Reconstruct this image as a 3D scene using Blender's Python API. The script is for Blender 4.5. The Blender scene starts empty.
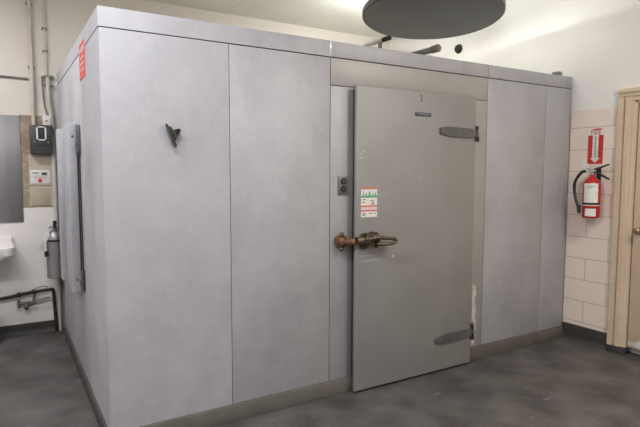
import bpy, bmesh, math, random
from mathutils import Vector, Matrix
random.seed(4)
S = bpy.context.scene
COL = S.collection
V = Vector

# ------------------------------------------------------------------ materials
def mat(name, c1, c2=None, scale=3.0, rough=.6, metal=0., bump=0., bscale=40., detail=5., stretch=(1, 1, 1), lo=.35, hi=.65, rough2=None, spec=.5):
    m = bpy.data.materials.new(name); m.use_nodes = True
    nt = m.node_tree; N = nt.nodes; L = nt.links
    b = N['Principled BSDF']
    b.inputs['Roughness'].default_value = rough
    b.inputs['Metallic'].default_value = metal
    b.inputs['Specular IOR Level'].default_value = spec
    c2 = c2 or tuple(x * .93 for x in c1)
    tc = N.new('ShaderNodeTexCoord'); mp = N.new('ShaderNodeMapping')
    mp.inputs['Scale'].default_value = stretch
    L.new(tc.outputs['Object'], mp.inputs[0])
    n = N.new('ShaderNodeTexNoise'); n.inputs['Scale'].default_value = scale; n.inputs['Detail'].default_value = detail
    L.new(mp.outputs[0], n.inputs['Vector'])
    r = N.new('ShaderNodeValToRGB')
    r.color_ramp.elements[0].position = lo; r.color_ramp.elements[1].position = hi
    r.color_ramp.elements[0].color = (*c2, 1); r.color_ramp.elements[1].color = (*c1, 1)
    L.new(n.outputs['Fac'], r.inputs[0]); L.new(r.outputs[0], b.inputs['Base Color'])
    if rough2 is not None:
        mr = N.new('ShaderNodeMapRange'); mr.inputs['To Min'].default_value = rough; mr.inputs['To Max'].default_value = rough2
        mr.inputs['From Min'].default_value = .3; mr.inputs['From Max'].default_value = .7
        L.new(n.outputs['Fac'], mr.inputs[0]); L.new(mr.outputs[0], b.inputs['Roughness'])
    if bump:
        n2 = N.new('ShaderNodeTexNoise'); n2.inputs['Scale'].default_value = bscale; n2.inputs['Detail'].default_value = 4
        L.new(mp.outputs[0], n2.inputs['Vector'])
        bp = N.new('ShaderNodeBump'); bp.inputs['Strength'].default_value = bump; bp.inputs['Distance'].default_value = .004
        L.new(n2.outputs['Fac'], bp.inputs['Height']); L.new(bp.outputs[0], b.inputs['Normal'])
    m['ramp'] = r.name
    return m

def overlay(m, color, scale, lo, hi, amount=1., stretch=(1, 1, 1), detail=8.):
    """second noise layer mixed over the base colour: stains and wear with shapes of their own"""
    nt = m.node_tree; N = nt.nodes; L = nt.links; b = N['Principled BSDF']
    src = b.inputs['Base Color'].links[0].from_socket
    tc = N.new('ShaderNodeTexCoord'); mp = N.new('ShaderNodeMapping'); mp.inputs['Scale'].default_value = stretch
    mp.inputs['Location'].default_value = (3.1, 1.7, .4)
    L.new(tc.outputs['Object'], mp.inputs[0])
    n = N.new('ShaderNodeTexNoise'); n.inputs['Scale'].default_value = scale; n.inputs['Detail'].default_value = detail
    n.inputs['Roughness'].default_value = .7
    L.new(mp.outputs[0], n.inputs['Vector'])
    mr = N.new('ShaderNodeMapRange'); mr.inputs['From Min'].default_value = lo; mr.inputs['From Max'].default_value = hi
    mr.inputs['To Max'].default_value = amount
    L.new(n.outputs['Fac'], mr.inputs[0])
    mx = N.new('ShaderNodeMix'); mx.data_type = 'RGBA'
    L.new(mr.outputs[0], mx.inputs['Factor']); L.new(src, mx.inputs['A']); mx.inputs['B'].default_value = (*color, 1)
    L.new(mx.outputs['Result'], b.inputs['Base Color'])
    return m

M = {}
M['panel'] = overlay(overlay(mat('silver_panel', (.49, .495, .535), (.425, .43, .465), 2.6, .50, .28, .16, 28, rough2=.62, lo=.25, hi=.75), (.33, .335, .36), 2.3, .48, .72, .55, (1, 1, .6)), (.56, .56, .58), 9, .50, .72, .4)
M['door'] = overlay(mat('brushed_door_steel', (.335, .335, .33), (.28, .28, .278), 2.4, .46, .35, .12, 35, rough2=.58, lo=.25, hi=.75), (.62, .60, .57), 7, .70, .80, .5)
M['surround'] = mat('door_surround_steel', (.44, .435, .42), (.385, .38, .37), 2.4, .5, .3, .1, 40)
M['jamb'] = mat('frame_steel', (.42, .425, .45), (.36, .365, .39), 3, .5, .3, .08, 50)
M['gap'] = mat('joint_sealant', (.05, .05, .05), rough=.9)
M['white_wear'] = overlay(mat('flaked_pale_paint', (.66, .64, .60), (.50, .49, .47), 20, .7), (.3, .29, .27), 40, .55, .7, .6)
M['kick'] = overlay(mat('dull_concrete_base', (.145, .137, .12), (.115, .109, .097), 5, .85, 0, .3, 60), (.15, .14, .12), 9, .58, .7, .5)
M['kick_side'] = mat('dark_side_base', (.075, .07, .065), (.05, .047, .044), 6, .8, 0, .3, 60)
M['rubber'] = mat('dark_cove_rubber', (.055, .054, .050), (.04, .04, .038), 5, .55, 0, .15, 40)
M['hinge'] = mat('cast_hinge_metal', (.15, .15, .152), (.11, .11, .113), 12, .5, .4, .2, 60)
M['bracket'] = mat('dark_bracket_metal', (.08, .08, .075), (.04, .04, .038), 40, .5, .5)
M['chrome'] = mat('bright_metal', (.75, .75, .74), rough=.22, metal=1.)
M['steel'] = mat('stainless', (.40, .39, .395), (.24, .235, .24), 3.5, .38, .7, .03, 60, stretch=(1, 1, .15))
M['bronze'] = overlay(mat('worn_bronze', (.17, .135, .09), (.09, .075, .055), 25, .45, .75, .4, 70), (.30, .24, .16), 40, .55, .7, .6)
M['rust'] = overlay(mat('rusted_latch', (.33, .15, .055), (.13, .075, .05), 18, .7, .25, .6, 80), (.09, .06, .05), 26, .48, .6, .85)
M['dark'] = mat('black_plastic', (.02, .02, .021), rough=.45)
M['black_iron'] = mat('black_iron', (.035, .032, .03), (.02, .019, .018), 20, .55, .3, .3, 60)
M['box'] = mat('charcoal_enclosure', (.065, .067, .072), (.05, .05, .055), 8, .5)
M['plate'] = mat('grey_outlet_plate', (.22, .22, .22), (.16, .16, .16), 30, .45, .4)
M['white'] = mat('white_plastic', (.80, .79, .77), (.74, .73, .71), 8, .5)
M['porcelain'] = mat('porcelain', (.84, .82, .80), (.80, .78, .76), 4, .15)
M['paper'] = mat('label_paper', (.82, .81, .79), (.74, .73, .71), 30, .6)
M['red'] = mat('signal_red', (.62, .035, .03), (.52, .03, .025), 10, .4)
M['tankred'] = mat('tank_red', (.50, .018, .022), (.42, .014, .018), 10, .28)
M['stickred'] = overlay(mat('sticker_red', (.68, .09, .06), (.60, .07, .05), 10, .45), (.8, .45, .4), 30, .62, .7, .7)
M['orange'] = mat('label_orange', (.70, .16, .07), rough=.5)
M['green'] = mat('label_green', (.10, .42, .22), rough=.5)
M['pinkish'] = mat('label_pink', (.75, .62, .68), rough=.5)
M['ink'] = mat('ink', (.05, .05, .05), rough=.6)
M['blueink'] = mat('badge_blue', (.10, .11, .17), rough=.3, metal=.4)
M['pipe'] = overlay(mat('cream_painted_pipe', (.62, .57, .49), (.50, .46, .40), 9, .5), (.25, .22, .18), 14, .62, .7, .6)
M['pvc'] = mat('pale_drain_pipe', (.60, .58, .54), (.50, .48, .45), 8, .45)
M['greypipe'] = mat('galvanised_pipe', (.25, .24, .22), (.16, .155, .14), 14, .5, .4)
M['disc'] = mat('dark_grey_disc', (.060, .060, .062), (.048, .048, .050), 3, .42, .3, .05, 40)
M['discrim'] = mat('grey_rim', (.17, .17, .165), (.14, .14, .135), 8, .5, .3)
M['beige'] = overlay(mat('beige_board', (.50, .43, .33), (.45, .385, .295), 5, .7), (.30, .24, .18), 12, .62, .72, .5)
M['block'] = mat('painted_block', (.56, .50, .41), (.50, .445, .365), 5, .7, 0, .2, 60)
M['adhesive'] = overlay(mat('stripped_adhesive', (.42, .34, .25), (.30, .235, .17), 16, .9), (.62, .55, .47), 20, .55, .65, .7)
M['whitewall'] = overlay(mat('white_wall_panel', (.83, .80, .79), (.79, .765, .755), 2, .5), (.50, .47, .44), 5, .66, .8, .35)
M['frame'] = overlay(mat('cream_enamel', (.68, .555, .42), (.62, .505, .375), 5, .38), (.12, .075, .04), 26, .67, .73, .8)
M['leaf'] = overlay(mat('beige_door_paint', (.66, .52, .39), (.62, .48, .36), 2, .45), (.55, .50, .36), 3, .66, .8, .5)
M['brass'] = mat('tarnished_knob', (.50, .42, .30), (.38, .31, .22), 20, .25, .9)
M['ceiling'] = mat('ceiling_paint', (.80, .80, .73), (.77, .765, .69), 2, .8)

def zone_wall(name, base, base2):
    m = mat(name, base, base2, 1.3, .75, 0, .12, 30)
    return overlay(m, tuple(x * .8 for x in base), 2.2, .62, .8, .3, (1, 1, .6))
M['wall'] = zone_wall('cream_wall_paint', (.74, .695, .64), (.71, .665, .605))
M['wallr'] = zone_wall('white_wall_paint', (.84, .83, .82), (.81, .80, .785))
M['patch'] = mat('wall_corner_beige', (.5, .45, .38), rough=.8)

# glazed wall tile: running bond
def tile_mat():
    m = mat('glazed_pink_tile', (.84, .735, .665), (.80, .70, .63), 4, .33)
    nt = m.node_tree; N = nt.nodes; L = nt.links; b = N['Principled BSDF']
    src = b.inputs['Base Color'].links[0].from_socket
    tc = N.new('ShaderNodeTexCoord'); sp = N.new('ShaderNodeSeparateXYZ'); cb = N.new('ShaderNodeCombineXYZ')
    L.new(tc.outputs['Object'], sp.inputs[0])
    ay = N.new('ShaderNodeMath'); ay.operation = 'ADD'; ay.inputs[1].default_value = .195 + 4
    az = N.new('ShaderNodeMath'); az.operation = 'ADD'; az.inputs[1].default_value = -.178 + .192
    L.new(sp.outputs['Y'], ay.inputs[0]); L.new(sp.outputs['Z'], az.inputs[0])
    L.new(ay.outputs[0], cb.inputs['X']); L.new(az.outputs[0], cb.inputs['Y'])
    br = N.new('ShaderNodeTexBrick'); br.inputs['Scale'].default_value = 1
    br.inputs['Brick Width'].default_value = .40; br.inputs['Row Height'].default_value = .192
    br.inputs['Mortar Size'].default_value = .0028; br.inputs['Mortar Smooth'].default_value = .2
    br.offset = .5
    L.new(cb.outputs[0], br.inputs['Vector'])
    mx = N.new('ShaderNodeMix'); mx.data_type = 'RGBA'
    L.new(br.outputs['Fac'], mx.inputs['Factor']); L.new(src, mx.inputs['A']); mx.inputs['B'].default_value = (.44, .36, .32, 1)
    L.new(mx.outputs['Result'], b.inputs['Base Color'])
    bp = N.new('ShaderNodeBump'); bp.invert = True; bp.inputs['Strength'].default_value = .6; bp.inputs['Distance'].default_value = .003
    L.new(br.outputs['Fac'], bp.inputs['Height']); L.new(bp.outputs[0], b.inputs['Normal'])
    return m
M['tile'] = tile_mat()

def floor_mat():
    m = mat('dark_sealed_floor', (.112, .104, .101), (.060, .055, .053), 3.4, .50, 0, .35, 45, rough2=.68, detail=8)
    overlay(m, (.040, .035, .033), 1.1, .50, .68, .7)
    overlay(m, (.24, .23, .225), 5, .62, .74, .65, (.7, 1.8, 1))
    overlay(m, (.12, .11, .108), 60, .62, .72, .4)
    return m
M['floor'] = floor_mat()

def ceil_mat():
    m = M['ceiling']; nt = m.node_tree; N = nt.nodes; L = nt.links; b = N['Principled BSDF']
    src = b.inputs['Base Color'].links[0].from_socket
    tc = N.new('ShaderNodeTexCoord'); mp = N.new('ShaderNodeMapping'); mp.inputs['Location'].default_value = (10 * .61 * 2 + .52, 10.9, 0)
    L.new(tc.outputs['Object'], mp.inputs[0])
    br = N.new('ShaderNodeTexBrick'); br.inputs['Scale'].default_value = 1; br.offset = 0
    br.inputs['Brick Width'].default_value = .80; br.inputs['Row Height'].default_value = 2.4; br.inputs['Mortar Size'].default_value = .0035
    br.inputs['Mortar Smooth'].default_value = .3
    L.new(mp.outputs[0], br.inputs['Vector'])
    mx = N.new('ShaderNodeMix'); mx.data_type = 'RGBA'
    L.new(br.outputs['Fac'], mx.inputs['Factor']); L.new(src, mx.inputs['A']); mx.inputs['B'].default_value = (.58, .57, .49, 1)
    L.new(mx.outputs['Result'], b.inputs['Base Color'])
ceil_mat()

# ------------------------------------------------------------------ mesh helpers (all coordinates in world metres)
def new(): return bmesh.new()
def box(bm, x0, x1, y0, y1, z0, z1, bev=0., seg=2):
    g = bmesh.ops.create_cube(bm, size=1)
    for v in g['verts']:
        v.co = V(((x0 + x1) / 2 + v.co.x * (x1 - x0), (y0 + y1) / 2 + v.co.y * (y1 - y0), (z0 + z1) / 2 + v.co.z * (z1 - z0)))
    if bev:
        es = list({e for v in g['verts'] for e in v.link_edges})
        bmesh.ops.bevel(bm, geom=es, offset=bev, segments=seg, profile=.5, affect='EDGES')
    return bm
def poly(bm, pts, d):
    """prism: closed outline pts (world) extruded by vector d"""
    a = [bm.verts.new(V(p)) for p in pts]; b = [bm.verts.new(V(p) + V(d)) for p in pts]
    n = len(pts)
    bm.faces.new(a); bm.faces.new(b[::-1])
    for i in range(n): bm.faces.new((a[i], b[i], b[(i + 1) % n], a[(i + 1) % n]))
    return bm
def rod(bm, a, b, r, r2=None, n=20):
    a, b = V(a), V(b); d = b - a
    g = bmesh.ops.create_cone(bm, cap_ends=True, segments=n, radius1=r, radius2=r if r2 is None else r2, depth=d.length)
    q = d.to_track_quat('Z', 'Y').to_matrix().to_4x4()
    bmesh.ops.transform(bm, matrix=Matrix.Translation((a + b) / 2) @ q, verts=g['verts'])
    return bm
def ball(bm, c, r, s=(1, 1, 1), n=16):
    g = bmesh.ops.create_uvsphere(bm, u_segments=n, v_segments=n // 2 + 2, radius=r)
    for v in g['verts']: v.co = V((c[0] + v.co.x * s[0], c[1] + v.co.y * s[1], c[2] + v.co.z * s[2]))
    return bm
def lathe(bm, c, prof, axis='Z', n=40):
    """prof: list of (radius, height)"""
    rings = []
    for r, h in prof:
        ring = []
        for k in range(n):
            t = 2 * math.pi * k / n
            p = (r * math.cos(t), r * math.sin(t), h)
            if axis == 'Y': p = (p[0], h, p[1])
            if axis == 'X': p = (h, p[0], p[1])
            ring.append(bm.verts.new(V(c) + V(p)))
        rings.append(ring)
    for a, b in zip(rings, rings[1:]):
        for k in range(n): bm.faces.new((a[k], a[(k + 1) % n], b[(k + 1) % n], b[k]))
    bm.faces.new(rings[0][::-1]); bm.faces.new(rings[-1])
    return bm
def sweep(bm, pts, r, n=14, sub=6, taper=None):
    """smooth tube through points (Catmull-Rom)"""
    P = [V(p) for p in pts]
    if sub > 1 and len(P) > 2:
        Q = []
        ext = [P[0] * 2 - P[1]] + P + [P[-1] * 2 - P[-2]]
        for i in range(1, len(ext) - 2):
            for s in range(sub):
                t = s / sub; a, b, c, d = ext[i - 1:i + 3]
                Q.append(.5 * ((2 * b) + (c - a) * t + (2 * a - 5 * b + 4 * c - d) * t * t + (3 * b - a - 3 * c + d) * t ** 3))
        Q.append(P[-1]); P = Q
    up = None; rings = []
    for i, p in enumerate(P):
        t = (P[min(i + 1, len(P) - 1)] - P[max(i - 1, 0)]).normalized()
        if up is None:
            up = t.orthogonal().normalized()
        up = (up - t * up.dot(t)).normalized(); s = t.cross(up)
        rr = r if taper is None else r + (taper - r) * i / (len(P) - 1)
        rings.append([bm.verts.new(p + (up * math.cos(2 * math.pi * k / n) + s * math.sin(2 * math.pi * k / n)) * rr) for k in range(n)])
    for a, b in zip(rings, rings[1:]):
        for k in range(n): bm.faces.new((a[k], a[(k + 1) % n], b[(k + 1) % n], b[k]))
    bm.faces.new(rings[0][::-1]); bm.faces.new(rings[-1])
    return bm
def text(bm, s, pos, size, xdir, updir, depth=.0008, wide=1., align='CENTER'):
    cu = bpy.data.curves.new('lettering', 'FONT'); cu.body = s; cu.size = size; cu.extrude = depth
    cu.align_x = align; cu.align_y = 'CENTER'
    o = bpy.data.objects.new('lettering', cu); COL.objects.link(o)
    me = bpy.data.meshes.new_from_object(o.evaluated_get(bpy.context.evaluated_depsgraph_get()))
    bpy.data.objects.remove(o); bpy.data.curves.remove(cu)
    x = V(xdir).normalized(); u = V(updir).normalized(); n = x.cross(u)
    R = Matrix(((x.x * wide, u.x, n.x, pos[0]), (x.y * wide, u.y, n.y, pos[1]), (x.z * wide, u.z, n.z, pos[2]), (0, 0, 0, 1)))
    me.transform(R); bm.from_mesh(me); bpy.data.meshes.remove(me)
    return bm

ORG = {}
def obj(name, bm, m, parent=None, org=None, smooth=True, **props):
    """link a bmesh given in world coordinates as one object; the origin sits at org or at the base of the mesh"""
    bmesh.ops.recalc_face_normals(bm, faces=bm.faces)
    if org is None:
        xs = [v.co for v in bm.verts]
        org = V(((min(v.x for v in xs) + max(v.x for v in xs)) / 2, (min(v.y for v in xs) + max(v.y for v in xs)) / 2, min(v.z for v in xs)))
    org = V(org)
    for v in bm.verts: v.co -= org
    me = bpy.data.meshes.new(name); bm.to_mesh(me); bm.free()
    for mm in (m if isinstance(m, list) else [m]): me.materials.append(M[mm])
    if smooth:
        for p in me.polygons: p.use_smooth = True
        me.set_sharp_from_angle(angle=math.radians(32))
    o = bpy.data.objects.new(name, me); COL.objects.link(o)
    ORG[o] = org
    if parent is not None:
        o.parent = parent; o.location = org - ORG[parent]
    else: o.location = org
    for k, v in props.items(): o[k] = v
    return o
def split(name, bm, m, parent, **props):
    """every separate piece of the bmesh as an object of its own"""
    bm.verts.ensure_lookup_table(); seen = set(); out = []
    for v0 in bm.verts:
        if v0 in seen: continue
        isl = [v0]; seen.add(v0); k = 0
        while k < len(isl):
            for e in isl[k].link_edges:
                w_ = e.other_vert(isl[k])
                if w_ not in seen: seen.add(w_); isl.append(w_)
            k += 1
        nb = new(); mp = {v: nb.verts.new(v.co) for v in isl}
        for f_ in {f_ for v in isl for f_ in v.link_faces}: nb.faces.new([mp[v] for v in f_.verts])
        out.append(obj(name, nb, m, parent, **props))
    bm.free(); return out
def thing(name, label, cat, org, group=None):
    o = bpy.data.objects.new(name, None); COL.objects.link(o); o.location = org; ORG[o] = V(org)
    o['label'] = label; o['category'] = cat; o.empty_display_size = .1
    if group: o['group'] = group
    return o
def struct(name, bm, m, parent=None, org=(0, 0, 0), smooth=False):
    return obj(name, bm, m, parent, org, smooth, kind='structure')

# ------------------------------------------------------------------ dimensions
W = 3.95; BK = 2.60; CH = 3.21; XL = -3.0; YF = -5.2     # right wall, back wall, ceiling, left wall, wall behind
D = 2.27                                                   # depth of the cold room
H = 2.36; ZF = 2.258; ZK = .103

# ------------------------------------------------------------------ room shell
struct('floor', box(new(), XL, W + .12, YF, BK, -.1, 0), 'floor')
struct('ceiling', box(new(), XL, W + .12, YF, BK, CH, CH + .1), 'ceiling')
struct('wall_back', box(new(), XL - .12, W + .12, BK, BK + .12, -.1, CH + .1), 'wall')
struct('wall_left', box(new(), XL - .12, XL, YF, BK, -.1, CH + .1), 'wall')
struct('wall_front', box(new(), XL - .12, W + .12, YF - .12, YF, -.1, CH + .1), 'wall')
DY0, DY1, DZ = -.50, -1.50, 2.13        # door opening in the right wall
bm = new()
box(bm, W, W + .12, DY0, BK, -.1, CH + .1); box(bm, W, W + .12, YF, DY1, -.1, CH + .1); box(bm, W, W + .12, DY1, DY0, DZ, CH + .1); box(bm, W + .11, W + .12, DY1, DY0, -.1, DZ)
struct('wall_right', bm, 'wallr')
bm = new(); box(bm, W - .008, W, -.43, -.003, .05, 2.058, .002); box(bm, W - .008, W, YF, -1.575, .05, 2.058, .002)
struct('trim_1', bm, 'tile')
# cove bases
def cove(p0, p1, inward, h=.14, th=.012, toe=.03):
    bm = new(); p0 = V(p0); p1 = V(p1); n = V(inward)
    prof = [(0, h), (th * .6, h), (th, h - .006), (th, .035), (th + .006, .015), (toe, 0), (0, 0)]
    return poly(bm, [p0 + n * a + V((0, 0, b)) for a, b in prof], p1 - p0)
struct('baseboard_right', cove((W, -.003, 0), (W, -.43, 0), (-1, 0, 0), .145), 'rubber')
struct('baseboard_back', cove((XL, BK, 0), (-.004, BK, 0), (0, -1, 0), .10), 'rubber')
struct('baseboard_left', cove((XL, YF, 0), (XL, BK - .04, 0), (1, 0, 0), .10), 'rubber')
# white wall lining along the lower part of the back wall, and bare strip beside the steel sheet
struct('trim_2', box(new(), XL, -.002, BK - .006, BK, .10, 1.045, .001), 'whitewall')
bm = new(); box(bm, -.288, -.002, BK - .005, BK, 1.045, 1.176)
struct('trim_3', bm, 'whitewall')
struct('trim_4', box(new(), -.29, -.002, BK - .004, BK, 1.176, 2.02), 'adhesive')
bm = new()
for z0, z1 in ((1.38, 1.665), (1.19, 1.372)): box(bm, -.232, -.030, BK - .009, BK - .003, z0, z1, .002)
struct('trim_5', bm, 'block')
# door in the right wall
d = thing('door_1', 'beige painted door with round knob in the right wall', 'door', (W, -1, 0)); d['kind'] = 'structure'
del d['category']; del d['label']
bm = new()
for s in (0, 1):
    def yy(a): return -.43 - a if s == 0 else -1.575 + a
    prof = [(W + .0, yy(0)), (W - .030, yy(.003)), (W - .034, yy(.008)), (W - .034, yy(.045)), (W - .006, yy(.050)), (W - .006, yy(.060)), (W - .026, yy(.064)), (W - .026, yy(.098)), (W - .004, yy(.102)), (W - .004, yy(.125)),
            (W + .004, yy(.130)), (W + .004, yy(.145)), (W + .06, yy(.145)), (W + .06, yy(.08)), (W, yy(.08))]
    poly(bm, [(a, b, .06) for a, b in prof], (0, 0, 2.07))
fb = new(); box(fb, W - .026, W + .05, -.575, -.436, 0, .06, .004); box(fb, W - .026, W + .05, -1.569, -1.43, 0, .06, .004)
split('plinth_block', fb, 'rubber', d)
prof = [(W, 2.205), (W - .030, 2.203), (W - .034, 2.193), (W - .034, 2.165), (W - .022, 2.160), (W - .022, 2.135), (W - .010, 2.13), (W - .010, 2.10), (W + .004, 2.095), (W + .004, 2.08), (W + .06, 2.08), (W + .06, 2.125), (W, 2.125)]
poly(bm, [(a, -.43, b) for a, b in prof], (0, -1.145, 0))
obj('door_frame', bm, 'frame', d, smooth=False)
lf = obj('door_leaf', box(new(), W + .012, W + .055, -1.422, -.584, .070, 2.078, .003), 'leaf', d)
bm = new(); lathe(bm, (W + .012, -.640, 1.047), [(.031, 0), (.031, -.004), (.026, -.009), (.011, -.012), (.010, -.030), (.017, -.036), (.026, -.046), (.028, -.056), (.024, -.065), (.012, -.070)], 'X', 28)
obj('door_knob', bm, 'brass', lf)
bm = new(); pts = [(-.59, .095), (-.60, .125), (-.64, .115), (-.68, .150), (-.80, .13), (-.9, .16), (-1.0, .14), (-1.40, .17), (-1.40, .072), (-.72, .072), (-.66, .082)]
poly(bm, [(W + .0085, a, b) for a, b in pts], (.003, 0, 0)); obj('kick_plate', bm, 'white_wear', lf)

# ------------------------------------------------------------------ walk-in cold room
cr = thing('walk_in_cooler', 'large silver panelled walk-in cooler with heavy latched door', 'walk-in cooler', (W / 2, D / 2, 0))
T = .08; G = .002
RX = W - .012
def panel(name, x0, x1, y0, y1, z0, z1, m='panel', bev=.0025, par=None):
    return obj(name, box(new(), x0, x1, y0, y1, z0, z1, bev), m, par or cr)
# insulated core seen only in the joints
bm = new(); box(bm, .006, RX - .006, .006, .05, .01, H - .006); box(bm, .006, .05, .05, D - .006, .01, H - .006)
box(bm, RX - .05, RX - .006, .05, D - .006, .01, H - .006); box(bm, .05, RX - .05, D - .05, D - .006, .01, H - .006)
obj('panel_joint', bm, 'gap', cr, label='dark joint line between silver panels')
# corner panel wraps both faces with a rounded corner
bm = new()
prof = [(.704 - G, 0), (.012, 0), (.0055, .0016), (.0016, .0055), (0, .012), (0, .726 - G), (.006, .726 - G), (.006, .014), (.014, .006), (.704 - G, .006)]
poly(bm, [(a, b, ZK) for a, b in prof], (0, 0, ZF - G * 2 - ZK)); obj('wall_panel', bm, 'panel', cr)
for x0, x1, z0 in ((.704, 1.398, ZK), (2.865, 3.590, ZK), (3.590, RX, ZK)):
    panel('wall_panel', x0 + G, x1 - G, 0, .006, z0, ZF - G * 2)
ys = [.726, 1.45, D]
for a, b in zip(ys, ys[1:]): panel('wall_panel', 0, .006, a + G * .6, b - G * .6, ZK, ZF - G * 2, bev=.002)
panel('wall_panel', .006, RX, D - .006, D, ZK, ZF - G * 2)
# fascia
bm = new(); z0 = ZF + G
prof = [(1.398 - G, -.001), (.010, -.001), (.003, .001), (-.001, .004), (-.001, .010), (-.001, D), (.006, D), (.006, .012), (.012, .006), (1.398 - G, .006)]
poly(bm, [(a, b, z0) for a, b in prof], (0, 0, H - z0)); obj('fascia', bm, 'panel', cr)
panel('fascia', 1.398 + G, 2.865 - G, -.001, .006, z0, H); panel('fascia', 2.865 + G, RX + .004, -.001, .006, z0, H)
obj('roof_panel', box(new(), .006, RX, .006, D, H - .02, H), 'white', cr)  # roof made white to bounce the added strip lights onto the ceiling
# joint cover strips on the fascia
bm = new(); box(bm, 1.398 - .004, 1.398 + .004, -.004, 0, ZF, H, .001); obj('joint_strip', bm, 'chrome', cr)
# base
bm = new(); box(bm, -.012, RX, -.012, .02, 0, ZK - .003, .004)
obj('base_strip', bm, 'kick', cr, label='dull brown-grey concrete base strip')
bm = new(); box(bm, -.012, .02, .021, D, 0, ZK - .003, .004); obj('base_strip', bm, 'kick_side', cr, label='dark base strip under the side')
# door surround
obj('header_panel', box(new(), 1.398 + G, 2.865 - G, 0, .006, 2.081, ZF - G * 2, .002), 'surround', cr)
bm = new(); box(bm, 1.398 + G, 1.59, 0, .006, ZK, 2.077, .002); obj('door_jamb', bm, 'jamb', cr)
bm = new(); box(bm, 2.64, 2.865 - G, 0, .006, ZK, 2.077, .002); obj('door_jamb', bm, 'surround', cr)
bm = new(); box(bm, 1.578, 2.655, -.040, .004, .02, 2.065, .004); obj('door_gasket', bm, 'rubber', cr)
# flaked strip of old paint beside the lower hinge
bm = new(); pts = [(2.700, .125)]
z = .125; random.seed(9)
L1 = []; 
while z < .62:
    L1.append((2.800 + random.uniform(-.016, .016) - .05 * abs(z - .3), z)); z += .022
poly(bm, [(2.752, -.0008, .118)] + [(a, -.0008, b) for a, b in L1] + [(2.752, -.0008, .62)], (0, .0016, 0))
obj('flaked_paint', bm, 'white_wear', cr, smooth=False, label='whitish flaked paint strip beside the lower hinge')
# door slab
DX0, DX1, DZ0, DZ1, DYF = 1.561, 2.673, .014, 2.086, -.067
door = obj('door', box(new(), DX0, DX1, DYF, -.038, DZ0, DZ1, .008, 3), 'door', cr)
# faint rectangular scar under the handle, number and badge
bm = new(); box(bm, 1.60, 1.745, DYF - .0005, DYF, .950, .953); box(bm, 1.60, 1.745, DYF - .0005, DYF, .915, .918)
split('scratch', bm, 'white_wear', door, smooth=False)
bm = new()
for x, z, a, b in ((1.603, 1.61, .018, .006), (1.617, 1.655, .008, .009), (2.12, 1.47, .02, .0025), (1.80, 1.36, .012, .002), (2.40, .62, .016, .002), (1.60, 1.64, .004, .013), (2.02, 1.52, .014, .002), (1.88, .93, .022, .012)):
    pts = [(x + a * math.cos(t) * random.uniform(.6, 1), DYF - .0004, z + b * math.sin(t) * random.uniform(.6, 1)) for t in [k * 2 * math.pi / 9 for k in range(9)]]
    poly(bm, pts, (0, .0008, 0))
split('scuff_mark', bm, 'white_wear', door, smooth=False)
bm = new(); text(bm, '2', (2.118, DYF - .0006, 2.036), .062, (1, 0, 0), (0, 0, 1), .0006, .75); obj('door_number', bm, 'ink', door, smooth=False, label='small dark painted number')
bm = new(); box(bm, 2.060, 2.208, DYF - .006, DYF, 1.914, 1.940, .002); bd = obj('badge', bm, 'blueink', door, label='small dark blue metal badge')
bm = new(); box(bm, 2.088, 2.182, DYF - .0075, DYF - .005, 1.920, 1.933, .001); obj('badge_plate', bm, 'plate', bd)
# safety sticker: stripes and tiny writing
sx0, sx1, sz0, sz1 = 1.602, 1.735, 1.214, 1.412
st = obj('safety_sticker', box(new(), sx0, sx1, DYF - .0010, DYF, sz0, sz1), 'paper', door, smooth=False, label='white safety sticker with red, green and orange stripes')
def band(a, b, m, inset=0.):
    h = sz1 - sz0
    obj('stripe', box(new(), sx0 + inset, sx1 - inset, DYF - .0018, DYF - .0010, sz1 - b * h, sz1 - a * h), m, st, smooth=False)
band(0, .05, 'orange'); band(.27, .335, 'green'); band(.60, .65, 'orange'); band(.65, .755, 'pinkish'); band(.755, .805, 'orange')
bm = new()
for x, w, hh in ((1.615, .013, .036), (1.636, .016, .022), (1.660, .022, .034), (1.690, .016, .020), (1.712, .014, .030)):
    poly(bm, [(x, DYF - .0016, 1.358), (x + w, DYF - .0016, 1.358), (x + w * .6, DYF - .0016, 1.358 + hh), (x + w * .3, DYF - .0016, 1.358 + hh * .8)], (0, .0006, 0))
split('pictogram', bm, 'green', st, smooth=False)
bm = new()
for z, sp in ((1.330, (1.612, 1.640)), (1.312, (1.612, 1.632)), (1.300, (1.68, 1.715)), (1.236, (1.612, 1.640)), (1.236, (1.672, 1.694)), (1.236, (1.712, 1.724)), (1.226, (1.612, 1.636))):
    box(bm, sp[0], sp[1], DYF - .0016, DYF - .001, z, z + .005)
box(bm, 1.697, 1.703, DYF - .0016, DYF - .001, 1.298, 1.326); box(bm, 1.676, 1.703, DYF - .0016, DYF - .001, 1.322, 1.326)
split('printed_line', bm, 'ink', st, smooth=False)
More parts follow.
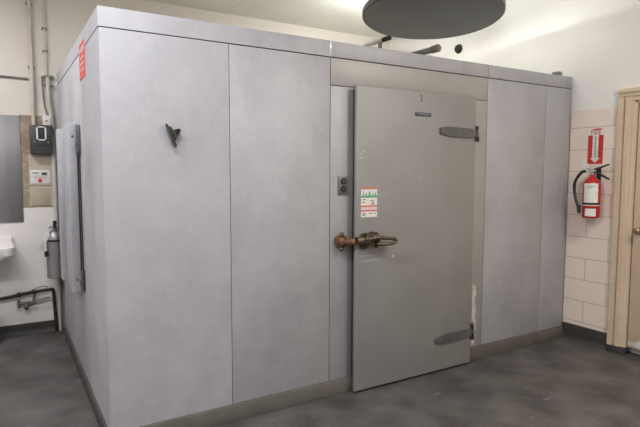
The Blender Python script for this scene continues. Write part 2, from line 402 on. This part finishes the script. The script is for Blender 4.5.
# strap hinges
def strap(zc, x0, x1, tilt):
    bm = new(); h = .036
    out = [(x0, zc - .020 + tilt), (x0, zc + .022 + tilt), (x0 + .05, zc + .031 + tilt), (x0 + .12, zc + h + tilt * .6), (x1 - .05, zc + .033), (x1, zc + .026), (x1, zc - .032), (x1 - .05, zc - .036), (x0 + .14, zc - h + tilt * .5), (x0 + .05, zc - .030 + tilt)]
    poly(bm, [(a, DYF - .013, b) for a, b in out], (0, .013, 0))
    bmesh.ops.bevel(bm, geom=[e for e in bm.edges if abs(e.verts[0].co.y - e.verts[1].co.y) < 1e-6 and e.verts[0].co.y < DYF - .01], offset=.004, segments=2, affect='EDGES')
    h_ = obj('strap_hinge', bm, 'hinge', door, label='dark grey cast strap hinge')
    for a, b in ((x0 + .05, .0), (x0 + .19, .014), (x0 + .19, -.014), (x1 - .04, 0)):
        bm = new(); ball(bm, (a, DYF - .0135, zc + b + tilt * .5), .0075, (1, .5, 1), 12); split('screw', bm, 'plate', h_)
    bm = new(); rod(bm, (x1 + .012, DYF + .012, zc - .045), (x1 + .014, DYF + .010, zc + .045), .016); rod(bm, (x1 + .012, DYF + .012, zc + .026), (x1 + .012, DYF + .012, zc + .056), .022)
    rod(bm, (x1 + .016, DYF + .008, zc - .062), (x1 + .016, DYF + .008, zc - .026), .024); obj('hinge_barrel', bm, 'black_iron', h_)
    bm = new(); box(bm, x1 + .012, x1 + .060, DYF + .01, .0, zc - .022, zc + .022, .003); box(bm, x1 + .060, x1 + .098, -.010, .0, zc - .055, zc + .055, .003); box(bm, x1 + .02, x1 + .07, -.012, .0, zc - .03, zc + .03, .003); obj('hinge_bracket', bm, 'steel', h_)
strap(1.812, 2.295, 2.668, .006); strap(.262, 2.290, 2.672, -.012)
# latch: rusted strike on the frame, bronze body and two-bar pull on the door
bm = new(); zc = 1.060
poly(bm, [(1.405, -.04, zc - .022), (1.405, -.04, zc + .022), (1.428, -.04, zc + .044), (1.470, -.04, zc + .050), (1.500, -.04, zc + .030), (1.548, -.04, zc + .028), (1.548, -.04, zc - .024), (1.500, -.04, zc - .028), (1.470, -.04, zc - .050), (1.428, -.04, zc - .046)], (0, .040, 0))
bmesh.ops.bevel(bm, geom=list(bm.edges), offset=.006, segments=2, affect='EDGES')
ball(bm, (1.448, -.042, zc), .034, (.9, .8, 1)); rod(bm, (1.45, -.06, zc + .000), (1.538, -.075, zc + .000), .021, .024)
for v in bm.verts: v.co.x = 1.548 + (v.co.x - 1.548) * .82; v.co.z = zc - .004 + (v.co.z - zc) * .92
strike = obj('latch_strike', bm, 'rust', cr, label='rusty orange latch strike')
bm = new()
for s in (-1, 1): ball(bm, (1.466, -.042, zc - .004 + s * .048), .018, (1, .8, .9), 12)
split('bolt', bm, 'bronze', strike)
bm = new(); yb = DYF
poly(bm, [(1.590, yb - .035, zc - .040), (1.585, yb - .035, zc + .030), (1.612, yb - .035, zc + .052), (1.640, yb - .035, zc + .034), (1.680, yb - .035, zc + .058), (1.722, yb - .035, zc + .048), (1.748, yb - .035, zc + .012), (1.735, yb - .035, zc - .034), (1.712, yb - .035, zc - .056), (1.682, yb - .035, zc - .036), (1.650, yb - .035, zc - .034), (1.620, yb - .035, zc - .062), (1.597, yb - .035, zc - .056)], (0, .035, 0))
bmesh.ops.bevel(bm, geom=list(bm.edges), offset=.006, segments=2, affect='EDGES')
rod(bm, (1.545, yb - .030, zc + .002), (1.61, yb - .030, zc + .002), .026, .030)
ball(bm, (1.625, yb - .036, zc), .036, (1, .8, 1)); ball(bm, (1.705, yb - .036, zc + .012), .030, (1.2, .7, 1))
lb = obj('latch_body', bm, 'bronze', door, label='worn bronze latch body')
bm = new()
for x, s in ((1.612, 1), (1.620, -1), (1.706, -1), (1.702, 1)): ball(bm, (x, yb - .038, zc + s * .042), .013, (1, .7, 1), 12)
split('bolt', bm, 'black_iron', lb)
bm = new()
sweep(bm, [(1.60, yb - .058, zc + .012), (1.70, yb - .075, zc + .020), (1.76, yb - .078, zc + .012), (1.812, yb - .078, zc + .007), (1.838, yb - .078, zc - .004), (1.838, yb - .076, zc - .014),
           (1.815, yb - .076, zc - .024), (1.75, yb - .074, zc - .027), (1.69, yb - .062, zc - .026)], .0125)
obj('pull_handle', bm, 'bronze', lb)
# double outlet plate beside the door
bm = new(); box(bm, 1.458, 1.536, -.010, 0, 1.366, 1.490, .003)
op = obj('switch_plate', bm, 'plate', cr, label='dark grey double receptacle plate')
for z in (1.456, 1.404):
    bm = new(); rod(bm, (1.497, -.016, z), (1.497, -.009, z), .0225); sk = obj('receptacle', bm, 'dark', op)
    bm = new(); box(bm, 1.489, 1.492, -.0175, -.0155, z - .006, z + .008); box(bm, 1.502, 1.505, -.0175, -.0155, z - .006, z + .008); split('slot', bm, 'plate', sk, smooth=False)
# bent bracket on the first front panel
bm = new()
poly(bm, [(.322, -.034, 1.774), (.330, -.036, 1.780), (.346, -.036, 1.756), (.382, -.036, 1.664), (.380, -.034, 1.650), (.370, -.034, 1.650)], (0, .006, 0))
poly(bm, [(.322, -.034, 1.774), (.370, -.034, 1.650), (.376, 0, 1.662), (.334, 0, 1.776)], (.004, .0, .002))
poly(bm, [(.346, -.030, 1.764), (.354, -.030, 1.766), (.386, -.030, 1.700), (.380, -.030, 1.690)], (0, .026, 0))
poly(bm, [(.362, -.026, 1.748), (.404, -.030, 1.755), (.402, -.030, 1.730), (.388, -.028, 1.706)], (0, .008, 0))
br = obj('wall_bracket', bm, 'bracket', cr, label='dark bent metal bracket on the first panel')
bm = new(); c = V((.392, -.034, 1.742))
sweep(bm, [c + V((.010 * math.cos(t), 0, .010 * math.sin(t))) for t in [k * math.pi / 6 for k in range(13)]], .0038, 10, 1)
obj('bracket_ring', bm, 'black_iron', br)
# red sticker on the side
bm = new(); box(bm, -.0025, .0, .50, .745, 2.085, 2.30); rs = obj('warning_sticker', bm, 'stickred', cr, smooth=False, label='red warning sticker with faded white lettering')
bm = new()
text(bm, 'WARNING', (-.0030, .6225, 2.255), .048, (0, -1, 0), (0, 0, 1), .0004)
for k in range(3): box(bm, -.0032, -.0024, .54, .70, 2.205 - k * .035, 2.212 - k * .035)
split('faded_lettering', bm, 'pinkish', rs, smooth=False)
# side hatch with rounded slab, pull strip and hinge rods
hz0, hz1 = .700, 1.836
hatch = obj('side_hatch', box(new(), -.070, -.001, .905, 1.20, hz0, hz1, .008, 3), 'panel', cr)
obj('hatch_panel', box(new(), -.032, -.001, 1.198, 1.62, hz0 + .01, hz1 - .01, .004), 'panel', hatch)
obj('pull_strip', box(new(), -.080, -.001, 1.47, 1.60, hz0 - .02, hz1 - .005, .008, 3), 'panel', hatch)
bm = new(); box(bm, -.006, 0, .868, .900, hz0 + .04, hz1 - .02); obj('hinge_slot', bm, 'gap', hatch, smooth=False)
bm = new(); rod(bm, (-.018, .850, hz0 + .02), (-.018, .850, hz1 - .02), .0045); rod(bm, (-.012, .800, hz0 + .04), (-.012, .800, hz1 - .18), .003); split('hinge_rod', bm, 'black_iron', hatch)
for a, b in ((hz1 - .20, hz1 - .02), (hz0 + .02, hz0 + .16)):
    bm = new(); box(bm, -.022, 0, .82, .875, a, b, .003); box(bm, -.030, 0, .835, .86, a + .04, a + .08, .003); obj('hinge_bracket', bm, 'hinge', hatch)
bm = new(); ball(bm, (-.040, .904, hz1 - .09), .008, (1, .5, 1), 10); ball(bm, (-.040, .904, hz0 + .09), .008, (1, .5, 1), 10); split('screw', bm, 'hinge', hatch)
# things standing on the roof
bm = new(); box(bm, 3.77, 3.83, .02, .09, H + .0005, 2.402, .010); tb = obj('junction_box', bm, 'greypipe')
tb['label'] = 'small grey-green metal box on the cooler roof at the right wall'; tb['category'] = 'junction box'

# ------------------------------------------------------------------ pipes above the cooler
t = thing('refrigeration_pipe', 'thick grey insulated pipe end rising behind the cooler top', 'pipe', (2.45, .2, 2.46))
bm = new(); rod(bm, (2.45, .13, 2.462), (2.45, BK, 2.462), .024); obj('pipe_run', bm, 'greypipe', t)
bm = new(); rod(bm, (2.45, .125, 2.462), (2.45, .19, 2.462), .029); rod(bm, (2.45, .118, 2.462), (2.45, .13, 2.462), .024); obj('pipe_cap', bm, 'greypipe', t)
bm = new()
for y in (.6, 1.9): box(bm, 2.42, 2.48, y, y + .04, H + .0005, 2.44)
split('pipe_support', bm, 'greypipe', t)
t = thing('conduit', 'thin cream conduit with black end beside the hanging disc', 'conduit', (2.4, .68, 2.64))
bm = new(); rod(bm, (2.4, .72, 2.643), (2.4, BK, 2.643), .015); obj('conduit_run', bm, 'pipe', t)
bm = new(); rod(bm, (2.4, .66, 2.643), (2.4, .75, 2.643), .020); obj('conduit_fitting', bm, 'black_iron', t)
bm = new(); rod(bm, (2.4, .79, H + .0005), (2.4, .79, 2.625), .012); rod(bm, (2.4, .79, 2.58), (2.4, .79, 2.63), .018); obj('support_post', bm, 'greypipe', t)
bm = new(); lathe(bm, (W, 1.389, 2.871), [(.052, 0), (.050, -.01), (.040, -.03), (.022, -.036)], 'X', 24)
o = obj('pipe_stub', bm, 'black_iron'); o['label'] = 'small black round pipe stub high on the right wall'; o['category'] = 'pipe stub'

# ------------------------------------------------------------------ hanging disc
cx, cy, cz, R = 2.815, .60, 2.862, .600
TL = Matrix.Translation((cx, cy, cz)) @ Matrix.Rotation(math.radians(-5.0), 4, V((3.55, -3.28, 0)).normalized()) @ Matrix.Translation((-cx, -cy, -cz))     # it hangs a little askew
t = thing('hanging_disc', 'large dark round disc hanging flat above the cooler door', 'disc', (cx, cy, cz))
bm = new(); lathe(bm, (cx, cy, cz), [(R * .5, .0), (R - .006, .0), (R, .006), (R, .045), (R - .02, .052), (R * .5, .056)], 'Z', 96)
bm.transform(TL); obj('disc_plate', bm, 'disc', t)
bm = new(); n = 96
pr = [(R + .0005, .008), (R + .006, .010), (R + .006, .050), (R + .0005, .052)]
rings = [[bm.verts.new((cx + r * math.cos(2 * math.pi * k / n), cy + r * math.sin(2 * math.pi * k / n), cz + h)) for k in range(n)] for r, h in pr]
for i in range(4):
    a, b = rings[i], rings[(i + 1) % 4]
    for k in range(n): bm.faces.new((a[k], a[(k + 1) % n], b[(k + 1) % n], b[k]))
bm.transform(TL); obj('rim', bm, 'discrim', t, label='lighter grey rim')
bm = new(); rod(bm, (cx, cy, cz + .05), (cx, cy, CH), .02); rod(bm, (cx, cy, CH - .02), (cx, cy, CH), .07); obj('hanger_rod', bm, 'discrim', t)

# ------------------------------------------------------------------ right wall: extinguisher and its sign
xs = W - .008 - .002
sy0, sy1, sz0, sz1 = -.312, -.176, 1.590, 1.895
t = obj('extinguisher_sign', box(new(), xs, xs + .002, sy0, sy1, sz0, sz1), 'red', smooth=False)
t['label'] = 'red and white fire extinguisher sign on the tiled wall'; t['category'] = 'sign'
sm = (sy0 + sy1) / 2
obj('sign_header', box(new(), xs - .001, xs, sy0, sy1, 1.835, 1.895), 'paper', t, smooth=False)
bm = new(); poly(bm, [(xs - .0016, sy1 - .015, 1.868), (xs - .0016, sy1 - .05, 1.878), (xs - .0016, sy0 + .03, 1.876), (xs - .0016, sy0 + .006, 1.891), (xs - .0016, sy1 - .05, 1.890)], (.0008, 0, 0)); obj('sign_arrow', bm, 'red', t, smooth=False)
bm = new(); text(bm, 'FIRE', (xs - .0016, sm, 1.852), .046, (0, -1, 0), (0, 0, 1), .0006, 1.15); obj('sign_lettering', bm, 'red', t, smooth=False)
bm = new(); poly(bm, [(xs - .001, sm + .026, 1.835), (xs - .001, sm - .026, 1.835), (xs - .001, sm - .026, 1.64), (xs - .001, sm - .045, 1.64), (xs - .001, sm, 1.60), (xs - .001, sm + .045, 1.64), (xs - .001, sm + .026, 1.64)], (.001, 0, 0)); obj('sign_stripe', bm, 'paper', t, smooth=False)
bm = new(); text(bm, 'EXTINGUISHER', (xs - .0016, sm, 1.735), .026, (0, 0, -1), (0, -1, 0), .0006, 1.0); obj('sign_lettering', bm, 'ink', t, smooth=False)

ex, ey = W - .10, -.285
t = thing('fire_extinguisher', 'red fire extinguisher with black hose hanging on tiled wall', 'fire extinguisher', (ex, ey, 1.13))
r = .070
bm = new(); lathe(bm, (ex, ey, 1.13), [(.055, 0), (r - .004, .002), (r, .012), (r, .27), (r * .96, .295), (r * .78, .322), (r * .45, .340), (.020, .348), (.018, .372)], 'Z', 40)
tank = obj('tank', bm, 'tankred', t)
def wrap(z0, z1, a0, a1, rr, th=.0008, n=16):
    bm = new(); ro = []
    for q in (rr, rr + th):
        for z in (z0, z1): ro.append([bm.verts.new((ex + q * math.cos(a0 + (a1 - a0) * k / n), ey + q * math.sin(a0 + (a1 - a0) * k / n), z)) for k in range(n + 1)])
    for a, b in ((0, 1), (1, 3), (3, 2), (2, 0)):
        for k in range(n): bm.faces.new((ro[a][k], ro[a][k + 1], ro[b][k + 1], ro[b][k]))
    bm.faces.new((ro[0][0], ro[1][0], ro[3][0], ro[2][0])); bm.faces.new((ro[0][-1], ro[1][-1], ro[3][-1], ro[2][-1]))
    return bm
fc = math.atan2(-2.66, -4.3)      # direction in which the label faces
lab = obj('label', wrap(1.262, 1.425, fc - .95, fc + .75, r + .0004), 'paper', tank, label='white instruction label')
obj('label', wrap(1.148, 1.212, fc - .70, fc + .55, r + .0004), 'paper', tank, label='white inspection label')
bm = wrap(1.245, 1.262, fc - 1.2, fc + 1.2, r + .0004, .0012); obj('strap', bm, 'black_iron', t)
bm = wrap(1.236, 1.243, fc - 1.2, fc + 1.2, r + .0004, .0006); obj('label', bm, 'paper', tank)
bm = new()
for z, a, b in ((1.40, -.5, .3), (1.385, -.6, .1)): 
    w_ = wrap(z, z + .005, fc + a, fc + b, r + .0014, .0004, 8); me = bpy.data.meshes.new('x'); w_.to_mesh(me); bm.from_mesh(me); bpy.data.meshes.remove(me); w_.free()
split('printed_line', bm, 'green', lab, smooth=False)
bm = new(); rod(bm, (ex, ey, 1.495), (ex, ey, 1.535), .017); box(bm, ex - .018, ex + .018, ey - .022, ey + .022, 1.51, 1.545, .004); rod(bm, (ex, ey, 1.525), (ex - .02, ey + .055, 1.53), .011)
obj('valve', bm, 'chrome', t)
bm = new()
poly(bm, [(ex - .012, ey + .03, 1.538), (ex - .012, ey - .03, 1.552), (ex - .012, ey - .135, 1.588), (ex - .012, ey - .138, 1.578), (ex - .012, ey - .03, 1.538)], (.024, 0, 0))
poly(bm, [(ex - .012, ey + .0, 1.528), (ex - .012, ey - .04, 1.522), (ex - .012, ey - .145, 1.468), (ex - .012, ey - .142, 1.457), (ex - .012, ey - .04, 1.508), (ex - .012, ey, 1.512)], (.024, 0, 0))
obj('handle', bm, 'dark', t)
bm = new(); sweep(bm, [(ex - .02, ey + .04, 1.53), (ex - .025, ey + .085, 1.515), (ex - .03, ey + .135, 1.44), (ex - .03, ey + .140, 1.36), (ex - .035, ey + .118, 1.28), (ex - .045, ey + .085, 1.215)], .0125)
rod(bm, (ex - .044, ey + .087, 1.235), (ex - .048, ey + .076, 1.165), .017, .014); obj('hose', bm, 'dark', t)
bm = new(); ball(bm, (ex - .02, ey + .03, 1.555), .016, (1, .6, 1)); obj('pressure_gauge', bm, 'chrome', t)
bm = new(); pts = [(ex - .03, ey + .03, 1.52), (ex - .03, ey + .085, 1.575), (ex - .03, ey + .065, 1.625), (ex - .03, ey + .01, 1.575)]; poly(bm, pts, (.001, .0, 0)); obj('inspection_tag', bm, 'paper', t, smooth=False, label='crumpled pale inspection tag')
bm = new(); box(bm, W - .012, W - .008, ey - .02, ey + .02, 1.30, 1.56); box(bm, ex + .01, W - .008, ey - .01, ey + .01, 1.52, 1.535); box(bm, ex + .055, W - .008, ey - .018, ey + .018, 1.17, 1.19); obj('wall_hook', bm, 'black_iron', t)

# ------------------------------------------------------------------ back wall, left part
FY = BK - .012
o = obj('steel_sheet', box(new(), -1.60, -.290, BK - .014, BK - .006, 1.046, 2.012, .002), 'steel')
o['label'] = 'large flat stainless steel sheet on the back wall above the sink'; o['category'] = 'wall sheet'
# charcoal control box
t = thing('control_box', 'charcoal electrical control box with pale framed window', 'electrical box', (-.125, 2.55, 1.672))
bb = obj('enclosure', box(new(), -.214, -.036, 2.50, BK - .010, 1.672, 1.930, .006), 'box', t)
bm = new(); x0, x1, z0, z1 = -.165, -.083, 1.790, 1.916
for a in ((x0, x1, z0, z0 + .010), (x0, x1, z1 - .010, z1), (x0, x0 + .014, z0, z1), (x1 - .014, x1, z0, z1)): box(bm, a[0], a[1], 2.492, 2.50, a[2], a[3])
obj('window_frame', bm, 'white', t, smooth=False)
wd = obj('display_window', box(new(), x0 + .012, x1 - .012, 2.496, 2.502, z0 + .008, z1 - .008), 'dark', t, smooth=False)
obj('dial', rod(new(), (-.124, 2.490, 1.868), (-.124, 2.497, 1.868), .013), 'box', wd)
obj('lid_edge', box(new(), -.216, -.034, 2.496, 2.502, 1.742, 1.748), 'dark', t, smooth=False)
bm = new()
for x in (-.178, -.070): ball(bm, (x, 2.499, 1.776), .006, n=10)
split('screw', bm, 'chrome', t)
t = thing('conduit_fitting', 'small white outlet fitting on top of charcoal control box', 'conduit fitting', (-.075, 2.55, 1.93))
obj('fitting_body', box(new(), -.105, -.040, 2.53, BK - .006, 1.931, 2.02, .004), 'white', t)
obj('fitting_label', box(new(), -.090, -.062, 2.528, 2.531, 1.965, 1.975), 'stickred', t, smooth=False)
# conduits
t = thing('wall_conduit', 'thick cream vertical pipe running down into the control box', 'conduit', (-.175, 2.56, 1.93))
obj('conduit_run', rod(new(), (-.178, 2.565, 1.931), (-.178, 2.565, CH), .017), 'pipe', t)
bm = new()
for z in (2.44, 3.0): box(bm, -.205, -.151, 2.575, BK, z, z + .02); 
split('conduit_clip', bm, 'greypipe', t)
t = thing('wall_conduit', 'thin cream vertical pipe with clips right of the thick pipe', 'conduit', (-.06, 2.56, 2.02))
obj('conduit_run', rod(new(), (-.062, 2.57, 2.021), (-.062, 2.57, CH), .010), 'pipe', t)
for z in (2.34, 2.60, 2.80):
    bm = new(); box(bm, -.083, -.041, 2.556, BK, z, z + .012); split('conduit_clip', bm, 'greypipe', t)
bm = new(); sweep(bm, [(-1.6, BK - .012, 2.37), (-.9, BK - .012, 2.36), (-.205, BK - .012, 2.345)], .010, 10, 4); o = obj('cable', bm, 'greypipe')
o['label'] = 'grey horizontal cable above the steel sheet on the back wall'; o['category'] = 'cable'
# notice plate and blank cover
t = obj('notice_plate', box(new(), -.222, -.062, BK - .013, BK - .009, 1.398, 1.522, .001), 'paper')
t['label'] = 'white notice plate with red spot below the control box'; t['category'] = 'notice'
bm = new(); box(bm, -.210, -.150, BK - .0145, BK - .013, 1.492, 1.500); box(bm, -.130, -.085, BK - .0145, BK - .013, 1.478, 1.500); box(bm, -.215, -.075, BK - .0145, BK - .013, 1.466, 1.470)
split('printed_line', bm, 'ink', t, smooth=False)
bm = new(); lathe(bm, (-.143, BK - .0128, 1.425), [(.017, 0), (.017, -.002)], 'Y', 20); obj('red_spot', bm, 'red', t)
bm = new(); box(bm, -.19, -.10, BK - .0145, BK - .013, 1.447, 1.453); split('printed_line', bm, 'stickred', t, smooth=False)
o = obj('access_plate', box(new(), -.220, -.066, BK - .014, BK - .009, 1.195, 1.36, .002), 'beige'); o['label'] = 'square beige blank cover plate under the notice plate'; o['category'] = 'cover plate'
# pale drain pipe running down the back corner of the cooler
t = thing('drain_pipe', 'pale vertical drain pipe running down the cooler back edge to the floor', 'pipe', (-.05, 2.42, 0))
bm = new(); sweep(bm, [(-.050, 2.565, 2.37), (-.050, 2.565, 2.2), (-.028, 2.565, 1.95), (-.024, 2.565, 1.6), (-.024, 2.565, .9), (-.024, 2.565, .0)], .020, 16, 5); obj('pipe_run', bm, 'pvc', t)
bm = new(); box(bm, -.088, -.002, 2.545, 2.585, 2.365, 2.385, .003); box(bm, -.088, -.002, 2.55, 2.58, 2.29, 2.302, .003); split('pipe_bracket', bm, 'greypipe', t)
bm = new(); sweep(bm, [(-.096, 2.57, 2.375), (-.088, 2.57, 2.15), (-.055, 2.55, 1.98), (-.015, 2.535, 1.82), (-.008, 2.535, 1.2), (-.008, 2.54, .6), (-.012, 2.54, .02)], .007, 10, 5)
obj('cable', bm, 'greypipe', t)
# silver extinguisher
ex, ey = -.050, 2.455; r = .076
t = thing('fire_extinguisher', 'silver steel fire extinguisher hanging beside the cooler back corner', 'fire extinguisher', (ex, ey, .545))
bm = new(); lathe(bm, (ex, ey, .53), [(r - .01, 0), (r, .006), (r, .34), (r * 1.0, .352), (r * .97, .38), (r * .80, .415), (r * .5, .437), (.022, .448), (.020, .47)], 'Z', 40); tank = obj('tank', bm, 'steel', t)
bm = new(); lathe(bm, (ex, ey, .872), [(r + .0015, 0), (r + .003, .002), (r + .003, .016), (r + .0015, .018)], 'Z', 40); obj('strap', bm, 'black_iron', t)
bm = new(); rod(bm, (ex, ey, .995), (ex, ey, 1.02), .018); poly(bm, [(ex - .012, ey - .06, 1.03), (ex - .012, ey + .04, 1.035), (ex - .012, ey + .04, 1.05), (ex - .012, ey - .07, 1.065), (ex - .012, ey - .07, 1.05)], (.026, 0, 0))
poly(bm, [(ex - .012, ey - .07, 1.0), (ex - .012, ey + .03, 1.01), (ex - .012, ey + .03, 1.024), (ex - .012, ey - .07, 1.015)], (.026, 0, 0)); obj('handle', bm, 'dark', t)
bm = new(); sweep(bm, [(ex - .015, ey - .01, 1.01), (ex - .05, ey - .03, .99), (ex - .078, ey - .045, .90), (ex - .080, ey - .05, .78)], .008); hs = obj('hose', bm, 'white', t, label='pale discharge hose')
obj('nozzle', rod(new(), (ex - .080, ey - .05, .79), (ex - .078, ey - .05, .74), .013, .015), 'dark', hs)
bm = new(); poly(bm, [(ex - .06, ey - .05, 1.0), (ex - .155, ey - .048, .905), (ex - .075, ey - .045, .865), (ex - .04, ey - .05, .93)], (0, .001, 0)); obj('inspection_tag', bm, 'paper', t, smooth=False, label='tilted white paper tag')
bm = new(); ball(bm, (ex - .045, ey - .03, 1.005), .014, (1, .6, 1)); obj('pressure_gauge', bm, 'chrome', t)
bm = new(); box(bm, ex - .015, ex + .015, BK - .012, BK - .006, .6, .95); box(bm, ex - .01, ex + .01, ey + .07, BK - .006, .88, .90); obj('wall_hook', bm, 'greypipe', t)
# wash basin
t = thing('hand_sink', 'white porcelain hand sink at the left edge on the back wall', 'sink', (-.60, 2.4, .70))
bm = new()
def outline(sx, sy, z, cx=-.60, y1=BK - .006, rc=.08):
    pts = []
    for c, a0 in (((cx + sx - rc, y1 - sy + rc), -90), ((cx - sx + rc, y1 - sy + rc), 180)):
        for k in range(7):
            a = math.radians(a0 + 90 * k / 6) if a0 == -90 else math.radians(180 + 90 * k / 6)
            pts.append((c[0] + rc * math.cos(a), c[1] + rc * math.sin(a), z))
    rgt, lft = pts[:7], pts[7:]
    return [(cx + sx, y1, z)] + rgt[::-1] + lft[::-1] + [(cx - sx, y1, z)]
def loft(bm, rings, cap0=True, cap1=True):
    rr = [[bm.verts.new(p) for p in ring] for ring in rings]; n = len(rr[0])
    for a, b in zip(rr, rr[1:]):
        for k in range(n): bm.faces.new((a[k], a[(k + 1) % n], b[(k + 1) % n], b[k]))
    if cap0: bm.faces.new(rr[0][::-1])
    if cap1: bm.faces.new(rr[-1])
A = []
for sx, sy, z in ((.11, .24, .71), (.16, .32, .735), (.20, .37, .765), (.220, .39, .795), (.225, .392, .86), (.218, .386, .868)): A.append(outline(sx, sy, z))
inner = []
for sx, sy, z in ((.185, .35, .866), (.165, .33, .80), (.10, .25, .76)):
    inner.append([(x, min(y, BK - .06), z) for x, y, z in outline(sx, sy, z)])
loft(bm, A + inner); obj('basin', bm, 'porcelain', t)
bm = new(); box(bm, -.818, -.382, BK - .05, BK - .006, .80, .930, .020, 4); obj('backsplash', bm, 'porcelain', t)
bm = new(); rod(bm, (-.60, 2.50, .93), (-.60, 2.50, .99), .014); sweep(bm, [(-.60, 2.55, .88), (-.60, 2.53, .97), (-.60, 2.45, 1.0), (-.60, 2.38, .96)], .011); obj('faucet', bm, 'chrome', t)
bm = new(); sweep(bm, [(-.60, 2.42, .71), (-.60, 2.42, .52), (-.60, 2.47, .48), (-.60, 2.53, .52), (-.60, BK - .006, .53)], .019); obj('trap', bm, 'black_iron', t)
bm = new(); box(bm, -.66, -.525, 2.36, 2.50, 0, .26, .012, 3); ct = obj('container', bm, 'white')
ct['label'] = 'white plastic container on the floor below the hand sink'; ct['category'] = 'container'
# waste pipe and valve
t = thing('waste_pipe', 'black pipe crossing the lower white wall then dropping to floor', 'pipe', (-.3, 2.54, .0))
bm = new(); sweep(bm, [(-1.5, 2.545, .350), (-.9, 2.545, .352), (-.50, 2.545, .365), (-.30, 2.545, .392), (-.10, 2.54, .408), (-.078, 2.54, .400), (-.070, 2.54, .37), (-.064, 2.54, .2), (-.055, 2.54, 0)], .0155, 14, 6); obj('pipe_run', bm, 'black_iron', t)
bm = new()
for x, z in ((-.355, .385), (-.235, .400)): rod(bm, (x - .014, 2.545, z), (x + .014, 2.545, z + .002), .022)
split('coupling', bm, 'black_iron', t)
bm = new(); rod(bm, (-.365, 2.545, .300), (-.26, 2.545, .305), .013); rod(bm, (-.26, 2.545, .305), (-.10, 2.545, .335), .0075); rod(bm, (-.36, 2.545, .265), (-.36, 2.545, .335), .014)
rod(bm, (-.24, 2.545, .315), (-.225, 2.545, .392), .011); rod(bm, (-.30, 2.545, .304), (-.30, 2.52, .262), .017); vb = obj('valve_body', bm, 'greypipe', t)
bm = new(); sweep(bm, [(-.30, 2.52, .262), (-.27, 2.515, .285), (-.22, 2.515, .30)], .006); ball(bm, (-.30, 2.515, .255), .017, (1, .7, .8), 12); obj('valve_lever', bm, 'black_iron', vb)
bm = new(); sweep(bm, [(-.245, 2.53, .40), (-.21, 2.53, .435), (-.14, 2.53, .445), (-.11, 2.53, .415)], .0045, 8); obj('supply_tube', bm, 'greypipe', t)
bm = new(); box(bm, -.35, -.34, 2.55, BK - .006, .29, .31); obj('pipe_clip', bm, 'greypipe', vb)

# ------------------------------------------------------------------ ceiling lights (out of frame, above the aisle)
def tube_light(x, y, energy, rz=0, sx=1.2, sy=.28, color=(1, .985, .965)):
    L = bpy.data.lights.new('ceiling_light_lamp', 'AREA'); L.shape = 'RECTANGLE'; L.size = sx; L.size_y = sy; L.energy = energy; L.color = color
    o = bpy.data.objects.new('ceiling_light_lamp', L); COL.objects.link(o); o.location = (x, y, CH - .03); o.rotation_euler = (0, 0, rz)
    return o
COOL, WARM = (1, .985, 1.01), (1, .92, .82)
for x, y, e, rz, c in [(-.40, -1.25, 55, 0, COOL), (-1.2, 1.2, 38, 0, COOL), (2.6, -2.5, 64, math.pi / 2, WARM), (-1.9, -1.2, 42, 0, COOL), (1.0, -4.2, 30, 0, COOL)]: tube_light(x, y, e, rz, color=c)
# two strip lights added by the disc to brighten the ceiling and right wall
for nm, e in (('tube', 420), ('tube_dim', 45)):
    tm = bpy.data.materials.new('lit_' + nm); tm.use_nodes = True; tb_ = tm.node_tree.nodes['Principled BSDF']
    tb_.inputs['Emission Color'].default_value = (1, .985, .95, 1); tb_.inputs['Emission Strength'].default_value = e
    M[nm] = tm
def added_strip_light(lx0, lx1, ly, lz, label, tube):
    t = thing('added_ceiling_light', label, 'ceiling light', ((lx0 + lx1) / 2, ly, lz))
    obj('batten', box(new(), lx0, lx1, ly - .02, ly + .02, lz - .015, lz + .02, .004), 'white', t)
    for s_ in (-1, 1): obj('tube', rod(new(), (lx0 + .025, ly + s_ * .06, lz), (lx1 - .025, ly + s_ * .06, lz), .013), tube, t)
    for x in (lx0, lx1 - .02): obj('tube_holder', box(new(), x, x + .02, ly - .08, ly + .08, lz - .018, lz + .022, .003), 'white', t)
    for x in (lx0 + .12, lx1 - .12): obj('hanger_rod', rod(new(), (x, ly, lz + .015), (x, ly, CH), .005), 'white', t)
added_strip_light(2.60, 3.02, .98, 2.96, 'added twin tube strip light, unseen behind the dark disc', 'tube')
added_strip_light(2.95, 3.50, .36, 3.06, 'added twin tube strip light, unseen above the dark disc', 'tube_dim')

w = bpy.data.worlds.new('World'); S.world = w; w.use_nodes = True
w.node_tree.nodes['Background'].inputs[0].default_value = (.9, .92, 1, 1); w.node_tree.nodes['Background'].inputs[1].default_value = .3

# ------------------------------------------------------------------ camera
cam = bpy.data.cameras.new('camera'); co = bpy.data.objects.new('camera', cam); COL.objects.link(co); S.camera = co
f, yaw, pitch, roll = 528.84, -.54225, -.081932, .00291
cam.sensor_fit = 'HORIZONTAL'; cam.sensor_width = 36; cam.lens = f / 640 * 36; cam.clip_start = .05
fw = V((math.sin(-yaw) * math.cos(pitch), math.cos(yaw) * math.cos(pitch), math.sin(pitch)))
r0 = fw.cross(V((0, 0, 1))).normalized(); u0 = r0.cross(fw)
r = r0 * math.cos(roll) + u0 * math.sin(roll); u = -r0 * math.sin(roll) + u0 * math.cos(roll)
co.matrix_world = Matrix(((r.x, u.x, -fw.x, -.45395), (r.y, u.y, -fw.y, -2.94781), (r.z, u.z, -fw.z, 1.52985), (0, 0, 0, 1)))

S.view_settings.view_transform = 'Standard'; S.view_settings.look = 'None'; S.view_settings.gamma = 1; S.view_settings.use_curve_mapping = False
S.view_settings.exposure = 0.0
